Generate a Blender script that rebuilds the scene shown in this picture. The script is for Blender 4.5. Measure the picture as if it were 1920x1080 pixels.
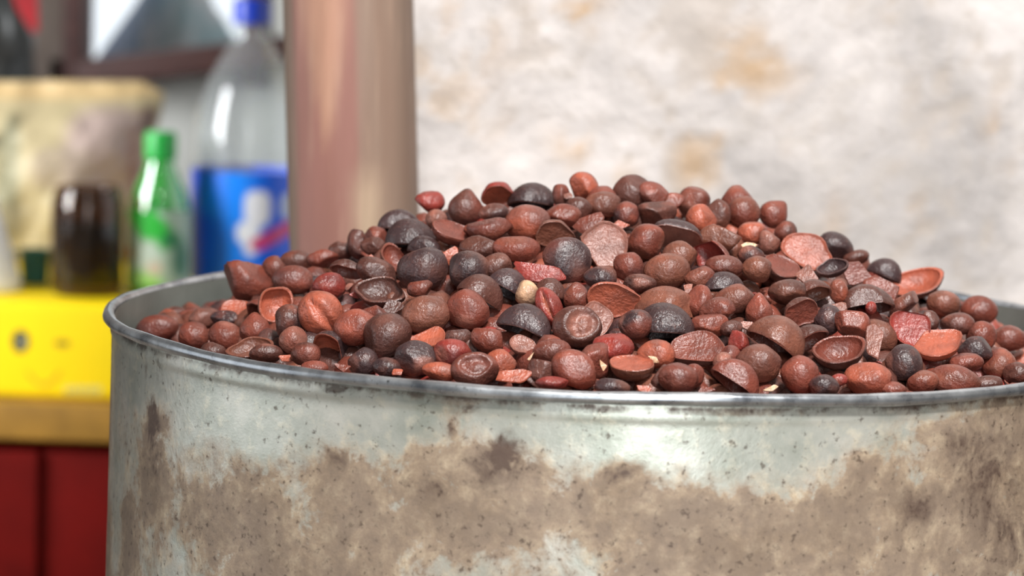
import bpy, math
import numpy as np
from mathutils import Matrix, Vector

# ------------------------------------------------------------------ camera, sky, light
for o in list(bpy.data.objects):
    bpy.data.objects.remove(o)
scene = bpy.context.scene
col = scene.collection
ZR = 0.60                                     # height of the drum's rim above the floor
FPX = 5500.0                                  # focal length in pixels of a 1920 px wide frame
PITCH, ROLL = 0.1152, 0.0331
CAM = np.array([-0.0526, -1.4385, ZR + 0.1818])
_cp, _sp, _cr, _sr = math.cos(PITCH), math.sin(PITCH), math.cos(ROLL), math.sin(ROLL)
FWD = np.array([0, _cp, -_sp])
_r0 = np.array([1.0, 0, 0]); _u0 = np.array([0, _sp, _cp])
RIGHT = _cr * _r0 + _sr * _u0
UP = -_sr * _r0 + _cr * _u0
TOCAM = -FWD
cd = bpy.data.cameras.new('camera')
cd.sensor_width = 36.0
cd.lens = 36.0 * FPX / 1920.0
cd.clip_start = 0.02
cd.dof.use_dof = True
cd.dof.focus_distance = 1.31
cd.dof.aperture_fstop = 9.4
cam = bpy.data.objects.new('camera', cd)
col.objects.link(cam)
cam.matrix_world = Matrix([[RIGHT[i], UP[i], TOCAM[i], CAM[i]] for i in range(3)] + [[0, 0, 0, 1]])
scene.camera = cam

world = bpy.data.worlds.new('overcast_sky')
scene.world = world
world.use_nodes = True
bg = world.node_tree.nodes['Background']
bg.inputs['Color'].default_value = (0.93, 0.96, 1.0, 1)
bg.inputs['Strength'].default_value = 1.25

def area(name, loc, target, size, energy, color=(1, 1, 1)):
    l = bpy.data.lights.new(name, 'AREA')
    l.shape = 'RECTANGLE'; l.size, l.size_y = size; l.energy = energy; l.color = color
    o = bpy.data.objects.new(name, l); col.objects.link(o)
    o.location = loc
    o.rotation_euler = (Vector(target) - Vector(loc)).to_track_quat('-Z', 'Y').to_euler()
    return o
area('key_light', (0.30, -1.35, 2.40), (0.06, 0.0, 0.6), (0.34, 0.34), 74, (1.0, 0.975, 0.955))  # added key light for seed shadows; no skylight is built
area('front_fill_light', (0.22, -2.55, 1.0), (0.05, 0.0, 0.55), (0.5, 1.5), 17, (0.97, 0.985, 1.0))  # extra lamp added in front to strengthen the drum's highlight
area('side_fill_light', (-2.3, 0.75, 1.3), (-0.45, 2.0, 0.65), (0.8, 1.4), 24, (0.95, 0.98, 1.0)).data.spread = math.radians(95)  # fill lamp added to brighten the left background, spread kept off the drum

vs = scene.view_settings
vs.view_transform = 'Standard'; vs.look = 'None'; vs.gamma = 1.0; vs.use_curve_mapping = False
vs.exposure = 0.32

# ------------------------------------------------------------------ helpers
def s2l(r, g, b):
    f = lambda c: ((c / 255 + 0.055) / 1.055) ** 2.4 if c > 10 else c / 255 / 12.92
    return (f(r), f(g), f(b))

def ray(px, py):
    d = FWD + RIGHT * ((px - 960) / FPX) - UP * ((py - 540) / FPX)
    return d

def at(px, py, Y):
    d = ray(px, py)
    return CAM + d * ((Y - CAM[1]) / d[1])

def proj(P):
    q = np.atleast_2d(P) - CAM
    dep = q @ FWD
    return np.stack([960 + FPX * (q @ RIGHT) / dep, 540 - FPX * (q @ UP) / dep, dep], 1)

def props(o, label=None, cat=None, group=None, kind=None):
    if label: o['label'] = label
    if cat: o['category'] = cat
    if group: o['group'] = group
    if kind: o['kind'] = kind
    return o

def empty(name, loc):
    o = bpy.data.objects.new(name, None); col.objects.link(o); o.location = loc
    o.empty_display_size = 0.02
    return o

def mesh_obj(name, V, F, mat, parent=None, cols=None, smooth=True, sharp=None, attrs=None, origin=None):
    V = np.asarray(V, float)
    if origin is not None:
        V = V - np.asarray(origin)
    me = bpy.data.meshes.new(name)
    me.from_pydata(V.tolist(), [], [list(map(int, f)) for f in F])
    if cols is not None:
        a = me.color_attributes.new('Col', 'FLOAT_COLOR', 'POINT')
        c = np.ones((len(V), 4)); c[:, :3] = cols
        a.data.foreach_set('color', c.ravel())
    for k, v in (attrs or {}).items():
        a = me.attributes.new(k, 'FLOAT', 'POINT'); a.data.foreach_set('value', np.asarray(v, float))
    me.validate(); me.update()
    if smooth:
        me.polygons.foreach_set('use_smooth', [True] * len(me.polygons))
        if sharp: me.set_sharp_from_angle(angle=sharp)
    if mat: me.materials.append(mat)
    o = bpy.data.objects.new(name, me); col.objects.link(o)
    if origin is not None:
        o.location = Vector(origin)
    if parent is not None:
        o.parent = parent
        if origin is None:
            o.matrix_parent_inverse = Matrix.Translation(-Vector(parent.location))
        else:
            o.location = Vector(origin) - Vector(parent.location)
    return o

def box(x0, x1, y0, y1, z0, z1, bev=0.0):
    if bev <= 0:
        V = [(x, y, z) for x in (x0, x1) for y in (y0, y1) for z in (z0, z1)]
        F = [(0, 1, 3, 2), (4, 6, 7, 5), (0, 4, 5, 1), (2, 3, 7, 6), (0, 2, 6, 4), (1, 5, 7, 3)]
        return np.array(V, float), F
    import bmesh
    bm = bmesh.new()
    bmesh.ops.create_cube(bm, size=1)
    for v in bm.verts:
        v.co = ((x0 + x1) / 2 + v.co.x * (x1 - x0), (y0 + y1) / 2 + v.co.y * (y1 - y0), (z0 + z1) / 2 + v.co.z * (z1 - z0))
    bmesh.ops.bevel(bm, geom=bm.edges[:] , offset=bev, segments=3, affect='EDGES', profile=0.6)
    bm.verts.index_update()
    V = np.array([v.co[:] for v in bm.verts]); F = [[v.index for v in f.verts] for f in bm.faces]
    bm.free()
    return V, F

def lathe(prof, n, cap0=True, cap1=True, closed=False):
    """prof: list of (radius, z); rings of n verts, a pole where radius is 0"""
    V, F, ring = [], [], []
    idx = []
    for i, (r, z) in enumerate(prof):
        if r < 1e-9:
            idx.append([len(V)]); V.append((0, 0, z)); ring.append(i)
        else:
            st = len(V)
            for k in range(n):
                a = 2 * math.pi * k / n
                V.append((r * math.cos(a), r * math.sin(a), z)); ring.append(i)
            idx.append(list(range(st, st + n)))
    m = len(prof)
    for i in range(m if closed else m - 1):
        A, B = idx[i], idx[(i + 1) % m]
        for k in range(n):
            k2 = (k + 1) % n
            if len(A) == 1 and len(B) == 1: continue
            if len(A) == 1: F.append((A[0], B[k2], B[k]))
            elif len(B) == 1: F.append((A[k], A[k2], B[0]))
            else: F.append((A[k], A[k2], B[k2], B[k]))
    if not closed:
        if cap0 and len(idx[0]) > 1: F.append(tuple(reversed(idx[0])))
        if cap1 and len(idx[-1]) > 1: F.append(tuple(idx[-1]))
    return np.array(V, float), F, np.array(ring)

def grid_faces(nu, nv, wrap=False):
    F = []
    for j in range(nv - 1):
        for i in range(nu if wrap else nu - 1):
            i2 = (i + 1) % nu
            F.append((j * nu + i, j * nu + i2, (j + 1) * nu + i2, (j + 1) * nu + i))
    return F

def fbm2(u, v, seed=0, octaves=4, gain=0.5):
    tot = np.zeros_like(u, float); amp = 1.0; norm = 0
    rg = np.random.RandomState(seed)
    for o in range(octaves):
        L = rg.rand(64, 64)
        x, y = u * 2 ** o + 13.7 * o, v * 2 ** o + 7.3 * o
        xi, yi = np.floor(x).astype(int), np.floor(y).astype(int)
        fx, fy = x - xi, y - yi
        fx, fy = fx * fx * (3 - 2 * fx), fy * fy * (3 - 2 * fy)
        g = lambda a, b: L[a % 64, b % 64]
        tot += amp * (g(xi, yi) * (1 - fx) * (1 - fy) + g(xi + 1, yi) * fx * (1 - fy) + g(xi, yi + 1) * (1 - fx) * fy + g(xi + 1, yi + 1) * fx * fy)
        norm += amp; amp *= gain
    return tot / norm

def wobble(P, rg, freq=1.6, k=5):
    n = np.zeros(len(P))
    for _ in range(k):
        w = rg.randn(3) * freq
        n += np.sin(P @ w + rg.rand() * 6.28)
    return n / k

def sstep(a, b, x):
    t = np.clip((x - a) / (b - a), 0, 1)
    return t * t * (3 - 2 * t)

# ------------------------------------------------------------------ materials
class NT:
    def __init__(self, name):
        self.m = bpy.data.materials.new(name); self.m.use_nodes = True
        self.t = self.m.node_tree; self.b = self.t.nodes['Principled BSDF']; self.out = self.t.nodes['Material Output']
    def n(self, typ, **kw):
        nd = self.t.nodes.new(typ)
        for k, v in kw.items():
            if k in nd.inputs.keys(): nd.inputs[k].default_value = v
            else: setattr(nd, k, v)
        return nd
    def l(self, a, b): self.t.links.new(a, b)
    def set(self, **kw):
        for k, v in kw.items(): self.b.inputs[k.replace('_', ' ')].default_value = v
    def noise(self, scale, detail=4, rough=0.55, vec=None, dist=0.0):
        nd = self.n('ShaderNodeTexNoise', Scale=scale, Detail=detail, Roughness=rough, Distortion=dist)
        if vec is not None: self.l(vec, nd.inputs['Vector'])
        return nd.outputs['Fac']
    def coord(self, scale=(1, 1, 1)):
        c = self.n('ShaderNodeTexCoord'); mp = self.n('ShaderNodeMapping', Scale=scale)
        self.l(c.outputs['Object'], mp.inputs['Vector'])
        return mp.outputs['Vector']
    def math(self, op, a, b=None, clamp=False):
        nd = self.n('ShaderNodeMath', operation=op, use_clamp=clamp)
        for i, x in enumerate((a, b)):
            if x is None: continue
            if isinstance(x, (int, float)): nd.inputs[i].default_value = x
            else: self.l(x, nd.inputs[i])
        return nd.outputs[0]
    def ramp(self, fac, stops):
        nd = self.n('ShaderNodeValToRGB'); e = nd.color_ramp.elements
        while len(e) < len(stops): e.new(0.5)
        for el, (p, c) in zip(e, stops):
            el.position = p; el.color = (*c, 1) if not isinstance(c, (int, float)) else (c, c, c, 1)
        self.l(fac, nd.inputs['Fac'])
        return nd.outputs['Color']
    def mix(self, fac, a, b, mode='MIX'):
        nd = self.n('ShaderNodeMix', data_type='RGBA', blend_type=mode)
        for sock, x in ((nd.inputs[0], fac), (nd.inputs[6], a), (nd.inputs[7], b)):
            if isinstance(x, (int, float)): sock.default_value = x
            elif isinstance(x, tuple): sock.default_value = (*x, 1)
            else: self.l(x, sock)
        return nd.outputs[2]
    def attr(self, name):
        nd = self.n('ShaderNodeAttribute', attribute_name=name)
        return nd
    def bump(self, h, strength, dist):
        nd = self.n('ShaderNodeBump', Strength=strength, Distance=dist)
        self.l(h, nd.inputs['Height']); self.l(nd.outputs['Normal'], self.b.inputs['Normal'])
    def base(self, c):
        if isinstance(c, tuple): self.b.inputs['Base Color'].default_value = (*c, 1)
        else: self.l(c, self.b.inputs['Base Color'])

def plain(name, c, rough=0.6, var=0.12, scale=30, metallic=0.0, spec=0.4, bump=0.0):
    t = NT(name)
    v = t.coord()
    f = t.noise(scale, 4, 0.6, v)
    dark = tuple(x * (1 - var) for x in c); lite = tuple(min(1, x * (1 + var)) for x in c)
    t.base(t.ramp(f, [(0.3, dark), (0.7, lite)]))
    t.set(Roughness=rough, Metallic=metallic)
    t.b.inputs['Specular IOR Level'].default_value = spec
    if bump: t.bump(f, 0.5, bump)
    return t.m

def m_seed():
    t = NT('seed_husk')
    v = t.coord()
    a = t.attr('Col').outputs['Color']
    f = t.noise(160, 5, 0.62, v)
    g = t.noise(700, 3, 0.6, v)
    c = t.mix(t.math('MULTIPLY', t.math('SUBTRACT', f, 0.42, True), 1.5, True), a, s2l(58, 34, 30))
    c = t.mix(t.math('MULTIPLY', t.math('SUBTRACT', g, 0.58, True), 0.9, True), c, s2l(180, 120, 104))
    t.base(c)
    t.l(t.ramp(f, [(0.3, 0.26), (0.75, 0.46)]), t.b.inputs['Roughness'])
    t.b.inputs['Specular IOR Level'].default_value = 0.5
    h = t.math('ADD', f, t.math('MULTIPLY', g, 0.35))
    t.bump(h, 0.6, 0.0018)
    return t.m

def m_drum():
    t = NT('stained_galvanised_steel')
    v = t.coord()
    gr = t.attr('grime_shade').outputs['Fac']; so = t.attr('soot_shade').outputs['Fac']
    n1 = t.noise(26, 6, 0.65, v); n2 = t.noise(120, 5, 0.7, v); n3 = t.noise(330, 3, 0.6, v)
    metal = t.ramp(n1, [(0.3, s2l(162, 168, 156)), (0.5, s2l(188, 192, 182)), (0.7, s2l(214, 214, 204))])
    # flaky cream film where the spangle has whitened
    metal = t.mix(t.math('MULTIPLY', t.math('SUBTRACT', n2, 0.52, True), 3.0, True), metal, s2l(232, 226, 205))
    nm = t.noise(55, 5, 0.65, t.coord((1, 1, 0.9)), 0.8)
    jit = t.math('ADD', t.math('MULTIPLY', t.math('SUBTRACT', nm, 0.5), 2.6), t.math('ADD', t.math('MULTIPLY', t.math('SUBTRACT', n2, 0.5), 1.0), t.math('MULTIPLY', t.math('SUBTRACT', n3, 0.5), 0.9)))
    g = t.math('ADD', gr, t.math('MULTIPLY', jit, t.math('ADD', t.math('MULTIPLY', gr, 0.8), 0.1)))
    g = t.math('ADD', t.math('MULTIPLY', t.math('SUBTRACT', g, 0.42), 1.9), 0.42, True)
    brown = t.ramp(n2, [(0.30, s2l(112, 88, 68)), (0.5, s2l(146, 121, 95)), (0.70, s2l(178, 158, 130))])
    dk = t.math('ADD', t.math('MULTIPLY', t.math('SUBTRACT', gr, 0.55), 1.1), t.math('MULTIPLY', t.math('SUBTRACT', nm, 0.47), 3.4), True)
    brown = t.mix(t.math('MULTIPLY', dk, 0.75), brown, s2l(98, 73, 54))
    speck = t.math('MULTIPLY', t.math('SUBTRACT', n3, 0.52, True), 5.0, True)
    brown = t.mix(t.math('MULTIPLY', speck, 0.4), brown, s2l(84, 62, 48))
    c = t.mix(t.math('MULTIPLY', g, 0.86, True), metal, brown)
    s = t.math('ADD', so, t.math('MULTIPLY', jit, t.math('MULTIPLY', so, 2.0)))
    s = t.math('MULTIPLY', t.math('SUBTRACT', s, 0.12), 1.7, True)
    c = t.mix(t.math('MULTIPLY', s, 0.78, True), c, s2l(66, 48, 42))
    # small dark pits
    pit = t.math('MULTIPLY', t.math('SUBTRACT', t.math('ADD', n3, t.math('MULTIPLY', t.math('SUBTRACT', nm, 0.5), 0.25)), 0.61, True), 9.0, True)
    c = t.mix(t.math('MULTIPLY', pit, 0.7), c, s2l(72, 56, 44))
    t.base(c)
    t.l(t.math('SUBTRACT', 0.5, t.math('MULTIPLY', g, 0.5, True), True), t.b.inputs['Metallic'])
    t.l(t.math('ADD', 0.32, t.math('MULTIPLY', g, 0.25, True)), t.b.inputs['Roughness'])
    t.bump(t.math('ADD', n2, t.math('MULTIPLY', g, 0.4)), 0.3, 0.0008)
    return t.m

def m_rim():
    t = NT('bare_rolled_steel')
    v = t.coord()
    n = t.noise(60, 5, 0.6, v); n2 = t.noise(420, 3, 0.6, v)
    c = t.ramp(n, [(0.3, s2l(120, 126, 134)), (0.65, s2l(196, 202, 206))])
    c = t.mix(t.math('MULTIPLY', t.math('SUBTRACT', n2, 0.62, True), 5.0, True), c, s2l(40, 36, 34))
    t.base(c); t.set(Metallic=0.85)
    t.l(t.ramp(n, [(0.3, 0.22), (0.7, 0.4)]), t.b.inputs['Roughness'])
    return t.m

def m_plaster():
    t = NT('old_lime_plaster')
    v = t.coord()
    n1 = t.noise(9, 6, 0.62, v, 0.6); n2 = t.noise(26, 6, 0.62, v, 1.0); n3 = t.noise(80, 4, 0.6, v)
    ch = t.attr('chip').outputs['Fac']; oc = t.attr('ochre').outputs['Fac']
    c = t.ramp(n1, [(0.3, s2l(168, 164, 162)), (0.5, s2l(198, 193, 190)), (0.68, s2l(222, 216, 213))])
    c = t.mix(t.math('MULTIPLY', t.math('SUBTRACT', n2, 0.5, True), 2.0, True), c, s2l(176, 168, 158))
    c = t.mix(t.math('MULTIPLY', ch, 0.55, True), c, s2l(176, 166, 156))
    c = t.mix(t.math('MULTIPLY', oc, 0.8, True), c, s2l(186, 148, 98))
    c = t.mix(t.math('MULTIPLY', t.math('SUBTRACT', n3, 0.62, True), 2.5, True), c, s2l(150, 140, 130))
    t.base(c); t.set(Roughness=0.88)
    t.b.inputs['Specular IOR Level'].default_value = 0.2
    t.bump(n3, 0.5, 0.003)
    return t.m

def m_post():
    t = NT('weathered_post_wood')
    v = t.coord((1, 1, 0.08))
    n = t.noise(55, 5, 0.6, v, 0.5); n2 = t.noise(150, 4, 0.6, v)
    a = t.attr('Col').outputs['Color']
    c = t.mix(t.math('MULTIPLY', t.math('SUBTRACT', n, 0.4, True), 1.2, True), a, s2l(120, 88, 72))
    c = t.mix(t.math('MULTIPLY', t.math('SUBTRACT', n2, 0.55, True), 1.5, True), c, s2l(196, 166, 142))
    t.base(c); t.set(Roughness=0.62); t.bump(n, 0.4, 0.002)
    return t.m

def m_vcol(name, rough=0.5, spec=0.4, coat=0.0):
    t = NT(name)
    v = t.coord(); n = t.noise(40, 4, 0.6, v)
    a = t.attr('Col').outputs['Color']
    t.base(t.mix(t.math('MULTIPLY', n, 0.12), a, (0.02, 0.02, 0.02)))
    t.set(Roughness=rough); t.b.inputs['Specular IOR Level'].default_value = spec
    t.b.inputs['Coat Weight'].default_value = coat
    return t.m

def m_clear(name, tint, gloss=0.14, haze=0.12, hazecol=(0.7, 0.75, 0.75), rough=0.08):
    t = NT(name)
    v = t.coord(); n = t.noise(25, 3, 0.5, v)
    tr = t.n('ShaderNodeBsdfTransparent', Color=(*tint, 1))
    gl = t.n('ShaderNodeBsdfGlossy', Color=(1, 1, 1, 1), Roughness=rough)
    df = t.n('ShaderNodeBsdfDiffuse', Color=(*hazecol, 1))
    bp = t.n('ShaderNodeBump', Strength=0.12, Distance=0.004); t.l(n, bp.inputs['Height']); t.l(bp.outputs[0], gl.inputs['Normal'])
    lw = t.n('ShaderNodeLayerWeight', Blend=0.5)
    m1 = t.n('ShaderNodeMixShader', Fac=haze); t.l(tr.outputs[0], m1.inputs[1]); t.l(df.outputs[0], m1.inputs[2])
    m2 = t.n('ShaderNodeMixShader')
    t.l(t.math('ADD', t.math('MULTIPLY', t.math('POWER', lw.outputs['Facing'], 4.0), 0.7), 0.035 + gloss), m2.inputs[0])
    t.l(m1.outputs[0], m2.inputs[1]); t.l(gl.outputs[0], m2.inputs[2])
    t.l(m2.outputs[0], t.out.inputs['Surface'])
    return t.m

M_SEED = m_seed(); M_DRUM = m_drum(); M_RIM = m_rim(); M_PLASTER = m_plaster(); M_POST = m_post()

# ------------------------------------------------------------------ the room
def struct(name, V, F, mat, label=None, **kw):
    o = mesh_obj(name, V, F, mat, **kw)
    props(o, label, None, None, 'structure')
    return o
M_FLOOR = plain('packed_earth_floor', s2l(120, 108, 96), 0.9, 0.25, 8, bump=0.004)
M_GREYWALL = plain('grey_plaster', s2l(206, 206, 200), 0.9, 0.12, 9, bump=0.004)
M_SHED = plain('dark_plaster', s2l(112, 104, 96), 0.9, 0.15, 9, bump=0.004)  # even tone darkened to cut light bouncing off the unseen walls
M_CEIL = plain('ceiling_boards', s2l(108, 92, 78), 0.85, 0.2, 6)
struct('floor', *box(-3.0, 2.2, -2.6, 3.6, -0.05, 0.0), M_FLOOR, 'packed earth floor of the shed')
struct('ceiling', *box(-3.0, 2.2, -2.6, 3.6, 2.5, 2.56), M_CEIL, 'boarded ceiling of the shed, unseen, added to block overhead light')  # out of view; added so sky light comes in from the front
wlft = struct('wall_left', *box(-3.06, -3.0, -2.6, -1.2, 0, 2.5), M_SHED, 'grey plaster side wall of the shed with an opening added to let light in')  # out of view; gap left in it to light the left side
mesh_obj('wall_piece', *box(-3.06, -3.0, -1.2, 0.9, 2.2, 2.5), M_SHED, wlft)
mesh_obj('wall_piece', *box(-3.06, -3.0, 0.9, 3.6, 0, 2.5), M_SHED, wlft)
wfr = struct('wall_front', *box(-3.0, -0.6, -2.66, -2.6, 0, 2.5), M_SHED, 'grey plaster front wall of the shed with a wide doorway, unseen, added to limit front light')  # behind the camera; added to reduce frontal sky light
mesh_obj('wall_piece', *box(1.0, 1.7, -2.66, -2.6, 0, 2.5), M_SHED, wfr)
mesh_obj('wall_piece', *box(-0.6, 1.0, -2.66, -2.6, 2.15, 2.5), M_SHED, wfr)
struct('wall_side', *box(1.7, 1.76, -2.6, 0.6, 0, 2.5), M_SHED, 'grey plaster wall on the right of the drum')

# plaster wall behind the drum, with flaking relief
WY = 0.40
P0 = at(700, 300, WY)[0]
def build_plaster():
    nu, nv = 300, 240
    xs = np.linspace(P0, 1.7, nu); zs = np.concatenate([np.linspace(0, 0.35, 12, endpoint=False), np.linspace(0.35, 1.15, nv - 32), np.linspace(1.15, 2.5, 21)[1:]])
    nv = len(zs)
    X, Z = np.meshgrid(xs, zs)
    a = fbm2(X * 24 + 3, Z * 15 + 1, 3, 5, 0.6); b = fbm2(X * 60, Z * 38, 8, 4, 0.6); c = fbm2(X * 9 + 5, Z * 5 + 2, 21, 4, 0.5)
    chip = sstep(0.53, 0.62, a * 0.5 + b * 0.5)
    # ochre bleeding in the places where the wash has come off
    och = np.zeros_like(X)
    for (px, py, rx, ry, w) in ((1080, 20, 55, 40, .9), (1350, 200, 16, 70, 1.0), (1420, 130, 60, 45, .8), (1080, 270, 40, 40, .8),
                                (1390, 70, 50, 30, .4), (1490, 230, 30, 40, .6), (1320, 320, 40, 50, .45), (1560, 420, 25, 60, .35), (1290, 300, 30, 60, .5),
                                (905, 335, 14, 30, .5), (1700, 370, 40, 60, .35), (1870, 250, 25, 60, .5), (960, 250, 40, 60, .25), (1150, 330, 60, 25, .4)):
        q = at(px, py, WY); sx, sz = rx / 3000, ry / 3000
        och += w * np.exp(-((X - q[0]) / sx) ** 2 - ((Z - q[2]) / sz) ** 2)
    och = 0.75 * och * sstep(0.36, 0.62, b) * 1.3 + 0.3 * sstep(0.60, 0.72, c) * sstep(0.48, 0.62, b)
    Y = WY + 0.003 * chip - 0.010 * (a - 0.5) - 0.005 * (b - 0.5)
    V = np.stack([X, Y, Z], -1).reshape(-1, 3)
    o = struct('wall_right', V, grid_faces(nu, nv), M_PLASTER, 'flaking whitewashed plaster wall with ochre stains behind the drum',
               attrs={'chip': chip.ravel(), 'ochre': np.clip(och, 0, 1).ravel()})
    Vb, Fb = box(P0, 1.7, WY + 0.012, WY + 0.12, 0, 2.5)
    e = mesh_obj('wall_core', Vb, Fb, M_GREYWALL, o)
build_plaster()

# back wall with the window opening
BY = 3.0
M_BROWNBOARD = plain('dark_boarding', s2l(104, 92, 84), 0.8, 0.2, 12)
M_FRAME = plain('dark_brown_frame_wood', s2l(74, 46, 42), 0.6, 0.25, 40)
wl, wr = at(158, 60, BY)[0], at(456, 60, BY)[0]
wb = at(300, 118, BY)[2]
wt = wb + 0.62
bw = struct('wall_back', *box(wl - 0.05, wr, BY, BY + 0.1, 0, wb), M_GREYWALL, 'grey plaster back wall below the window')
for bx in ((wr, 1.7, 0, 2.5), (wl - 0.05, wr, wt, 2.5)):
    mesh_obj('wall_piece', *box(bx[0], bx[1], BY, BY + 0.1, bx[2], bx[3]), M_GREYWALL, bw)
bx0 = wl - 0.02
nb = 0
x = bx0
bwall = struct('wall_boarded', *box(-3.0, bx0 - 0.001, BY + 0.03, BY + 0.1, 0, 2.5), M_BROWNBOARD, 'dark brown boarded wall left of the window')
while x > -2.0:
    mesh_obj('plank', *box(x - 0.118, x, BY, BY + 0.025, 0, 2.5, 0.004), M_BROWNBOARD, bwall)
    x -= 0.12
M_PANE = m_clear('window_glass', (0.95, 0.97, 0.98), 0.03, 0.02)
win = empty('window_1', ((wl + wr) / 2, BY, wb))
props(win, 'dark brown wooden window with white daylight behind it', None, None, 'structure')
mesh_obj('jamb', *box(wl - 0.03, wl, BY - 0.02, BY + 0.1, wb - 0.03, wt, 0.004), M_FRAME, win)
mesh_obj('jamb', *box(wr, wr + 0.03, BY - 0.02, BY + 0.1, wb - 0.03, wt, 0.004), M_FRAME, win)
mesh_obj('head', *box(wl - 0.03, wr + 0.03, BY - 0.02, BY + 0.1, wt, wt + 0.04, 0.004), M_FRAME, win)
# the deep sill: a plank that runs a little uphill to the right
pa, pb = at(150, 138, BY - 0.05), at(540, 92, BY - 0.05)
Vs, Fs = box(0, 1, BY - 0.10, BY + 0.02, -0.020, 0.020, 0.004)
L = pb[0] - pa[0]
Vs[:, 2] += pa[2] + (pb[2] - pa[2]) * Vs[:, 0]
Vs[:, 0] = pa[0] + L * Vs[:, 0]
mesh_obj('sill', Vs, Fs, M_FRAME, win)
mesh_obj('pane', *box(wl, wr, BY + 0.045, BY + 0.049, wb, wt), M_PANE, win)

# tarpaulin heap outside the window
def build_heap():
    Yh = 3.7
    pts = [(150, 175), (190, 100), (262, 0), (300, -60), (372, -50), (392, 0), (432, 62), (470, 110), (500, 175)]
    n = 40
    xs = np.linspace(0, 1, n)
    px = np.interp(xs, np.linspace(0, 1, len(pts)), [p[0] for p in pts]); py = np.interp(xs, np.linspace(0, 1, len(pts)), [p[1] for p in pts])
    top = np.array([at(a, b, Yh) for a, b in zip(px, py)])
    m = 14
    V = np.zeros((m, n, 3)); z0 = 0.0
    for j in range(m):
        t = math.pi * j / (m - 1)
        V[j, :, 0] = top[:, 0]
        V[j, :, 1] = Yh - 0.35 * math.cos(t)
        V[j, :, 2] = z0 + (top[:, 2] - z0) * (0.25 + 0.75 * math.sin(t) ** 0.6)
    V[0, :, 2] = V[-1, :, 2] = 0
    V = V.reshape(-1, 3)
    f = fbm2(V[:, 0] * 22, V[:, 2] * 22 + V[:, 1] * 9, 5, 3)
    V[:, 1] += 0.06 * (f - 0.5); V[:, 2] *= 1 + 0.03 * (f - 0.5)
    s = sstep(-0.02, 0.3, (V[:, 0] - top[:, 0].min()) / (np.ptp(top[:, 0])))
    blue, teal = np.array(s2l(34, 68, 112)), np.array(s2l(84, 112, 114))
    cc = blue + (teal - blue) * sstep(0.3, 0.62, (V[:, 0] - top[:, 0].min()) / np.ptp(top[:, 0]))[:, None]
    pk = sstep(0.62, 0.72, fbm2(V[:, 0] * 30 + 4, V[:, 2] * 30, 9, 2))[:, None] * 0.5
    cc = cc * (1 - pk) + np.array(s2l(170, 150, 146)) * pk
    o = mesh_obj('tarpaulin_heap', V, grid_faces(n, m), m_vcol('tarpaulin', 0.55), cols=cc)
    props(o, 'blue and grey-green tarpaulin heap seen outside the window', 'tarpaulin')
build_heap()
struct('ground_outside', *box(-6, 6, 3.6, 12, -0.06, -0.01), plain('outside_ground', s2l(150, 145, 135), 0.9, 0.2, 3), 'pale ground outside the window')

# ------------------------------------------------------------------ the wooden post at the wall's end
def build_post():
    Yc = 0.36
    n, zs = 56, np.concatenate([np.linspace(0, 0.5, 8, endpoint=False), np.linspace(0.5, 1.2, 70), np.linspace(1.2, 2.5, 14)[1:]])
    cb, ct = at(662, 420, Yc), at(651, 0, Yc)
    dep = (cb - CAM) @ FWD
    rad = 124 / FPX * dep
    V = []; C = []
    rg = np.random.RandomState(4)
    lob = rg.rand(n) * 0.0
    a = np.linspace(0, 2 * np.pi, n, endpoint=False)
    for z in zs:
        t = (z - cb[2]) / (ct[2] - cb[2])
        t = np.clip(t, -1.5, 4)
        cx = cb[0] + (ct[0] - cb[0]) * t
        r = rad * (1 - 0.01 * t)
        zz = np.full(n, z)
        ca = fbm2(np.cos(a) * 1.5 + 4, np.sin(a) * 1.5 + zz * 1.2, 6, 3) - 0.5
        gro = fbm2(np.cos(a) * 5 + 9, np.sin(a) * 5 + zz * 1.0, 16, 3) - 0.5
        rr = r * (1 + 0.10 * ca + 0.05 * gro)
        V.append(np.stack([cx + rr * np.cos(a), Yc + rr * np.sin(a), zz], 1))
        # colouring: bare pink heartwood in the middle, tan peeled tongue from the top, grey-brown bark remains at the sides
        u = np.cos(a)                                   # -1 left ... 1 right as the doorway sees it
        front = (np.sin(a) < 0.25)
        base = np.tile(np.array(s2l(140, 119, 104)), (n, 1))
        wig = 0.10 * (fbm2(np.full(n, z * 7), a * 0 + 3, 31, 3) - 0.5)
        pink = sstep(-0.86, -0.72, u + wig) * (1 - sstep(0.10, 0.26, u + wig)) * front
        base = base * (1 - pink[:, None]) + np.array(s2l(146, 102, 92)) * pink[:, None]
        tt = np.clip((z - cb[2]) / (ct[2] - cb[2]), 0, 1.5)
        wtan = 0.05 + 0.30 * sstep(0.30, 1.0, tt)
        tan = np.exp(-((u + 0.30 + wig) / wtan) ** 4) * sstep(0.28, 0.5, tt) * front
        base = base * (1 - tan[:, None]) + np.array(s2l(176, 134, 112)) * tan[:, None]
        foot = np.exp(-((u - 0.28 - wig) / 0.2) ** 2) * (1 - sstep(0.12, 0.34, tt)) * front
        base = base * (1 - foot[:, None]) + np.array(s2l(188, 166, 140)) * foot[:, None]
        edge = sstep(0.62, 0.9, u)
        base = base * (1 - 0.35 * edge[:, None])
        C.append(base)
    V = np.concatenate(V); C = np.concatenate(C)
    F = grid_faces(n, len(zs), True)
    F.append(tuple(reversed(range(n)))); F.append(tuple(range((len(zs) - 1) * n, len(zs) * n)))
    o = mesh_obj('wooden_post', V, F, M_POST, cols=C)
    props(o, 'weathered brown and pink wooden post standing at the end of the plaster wall', 'post')
build_post()

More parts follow.
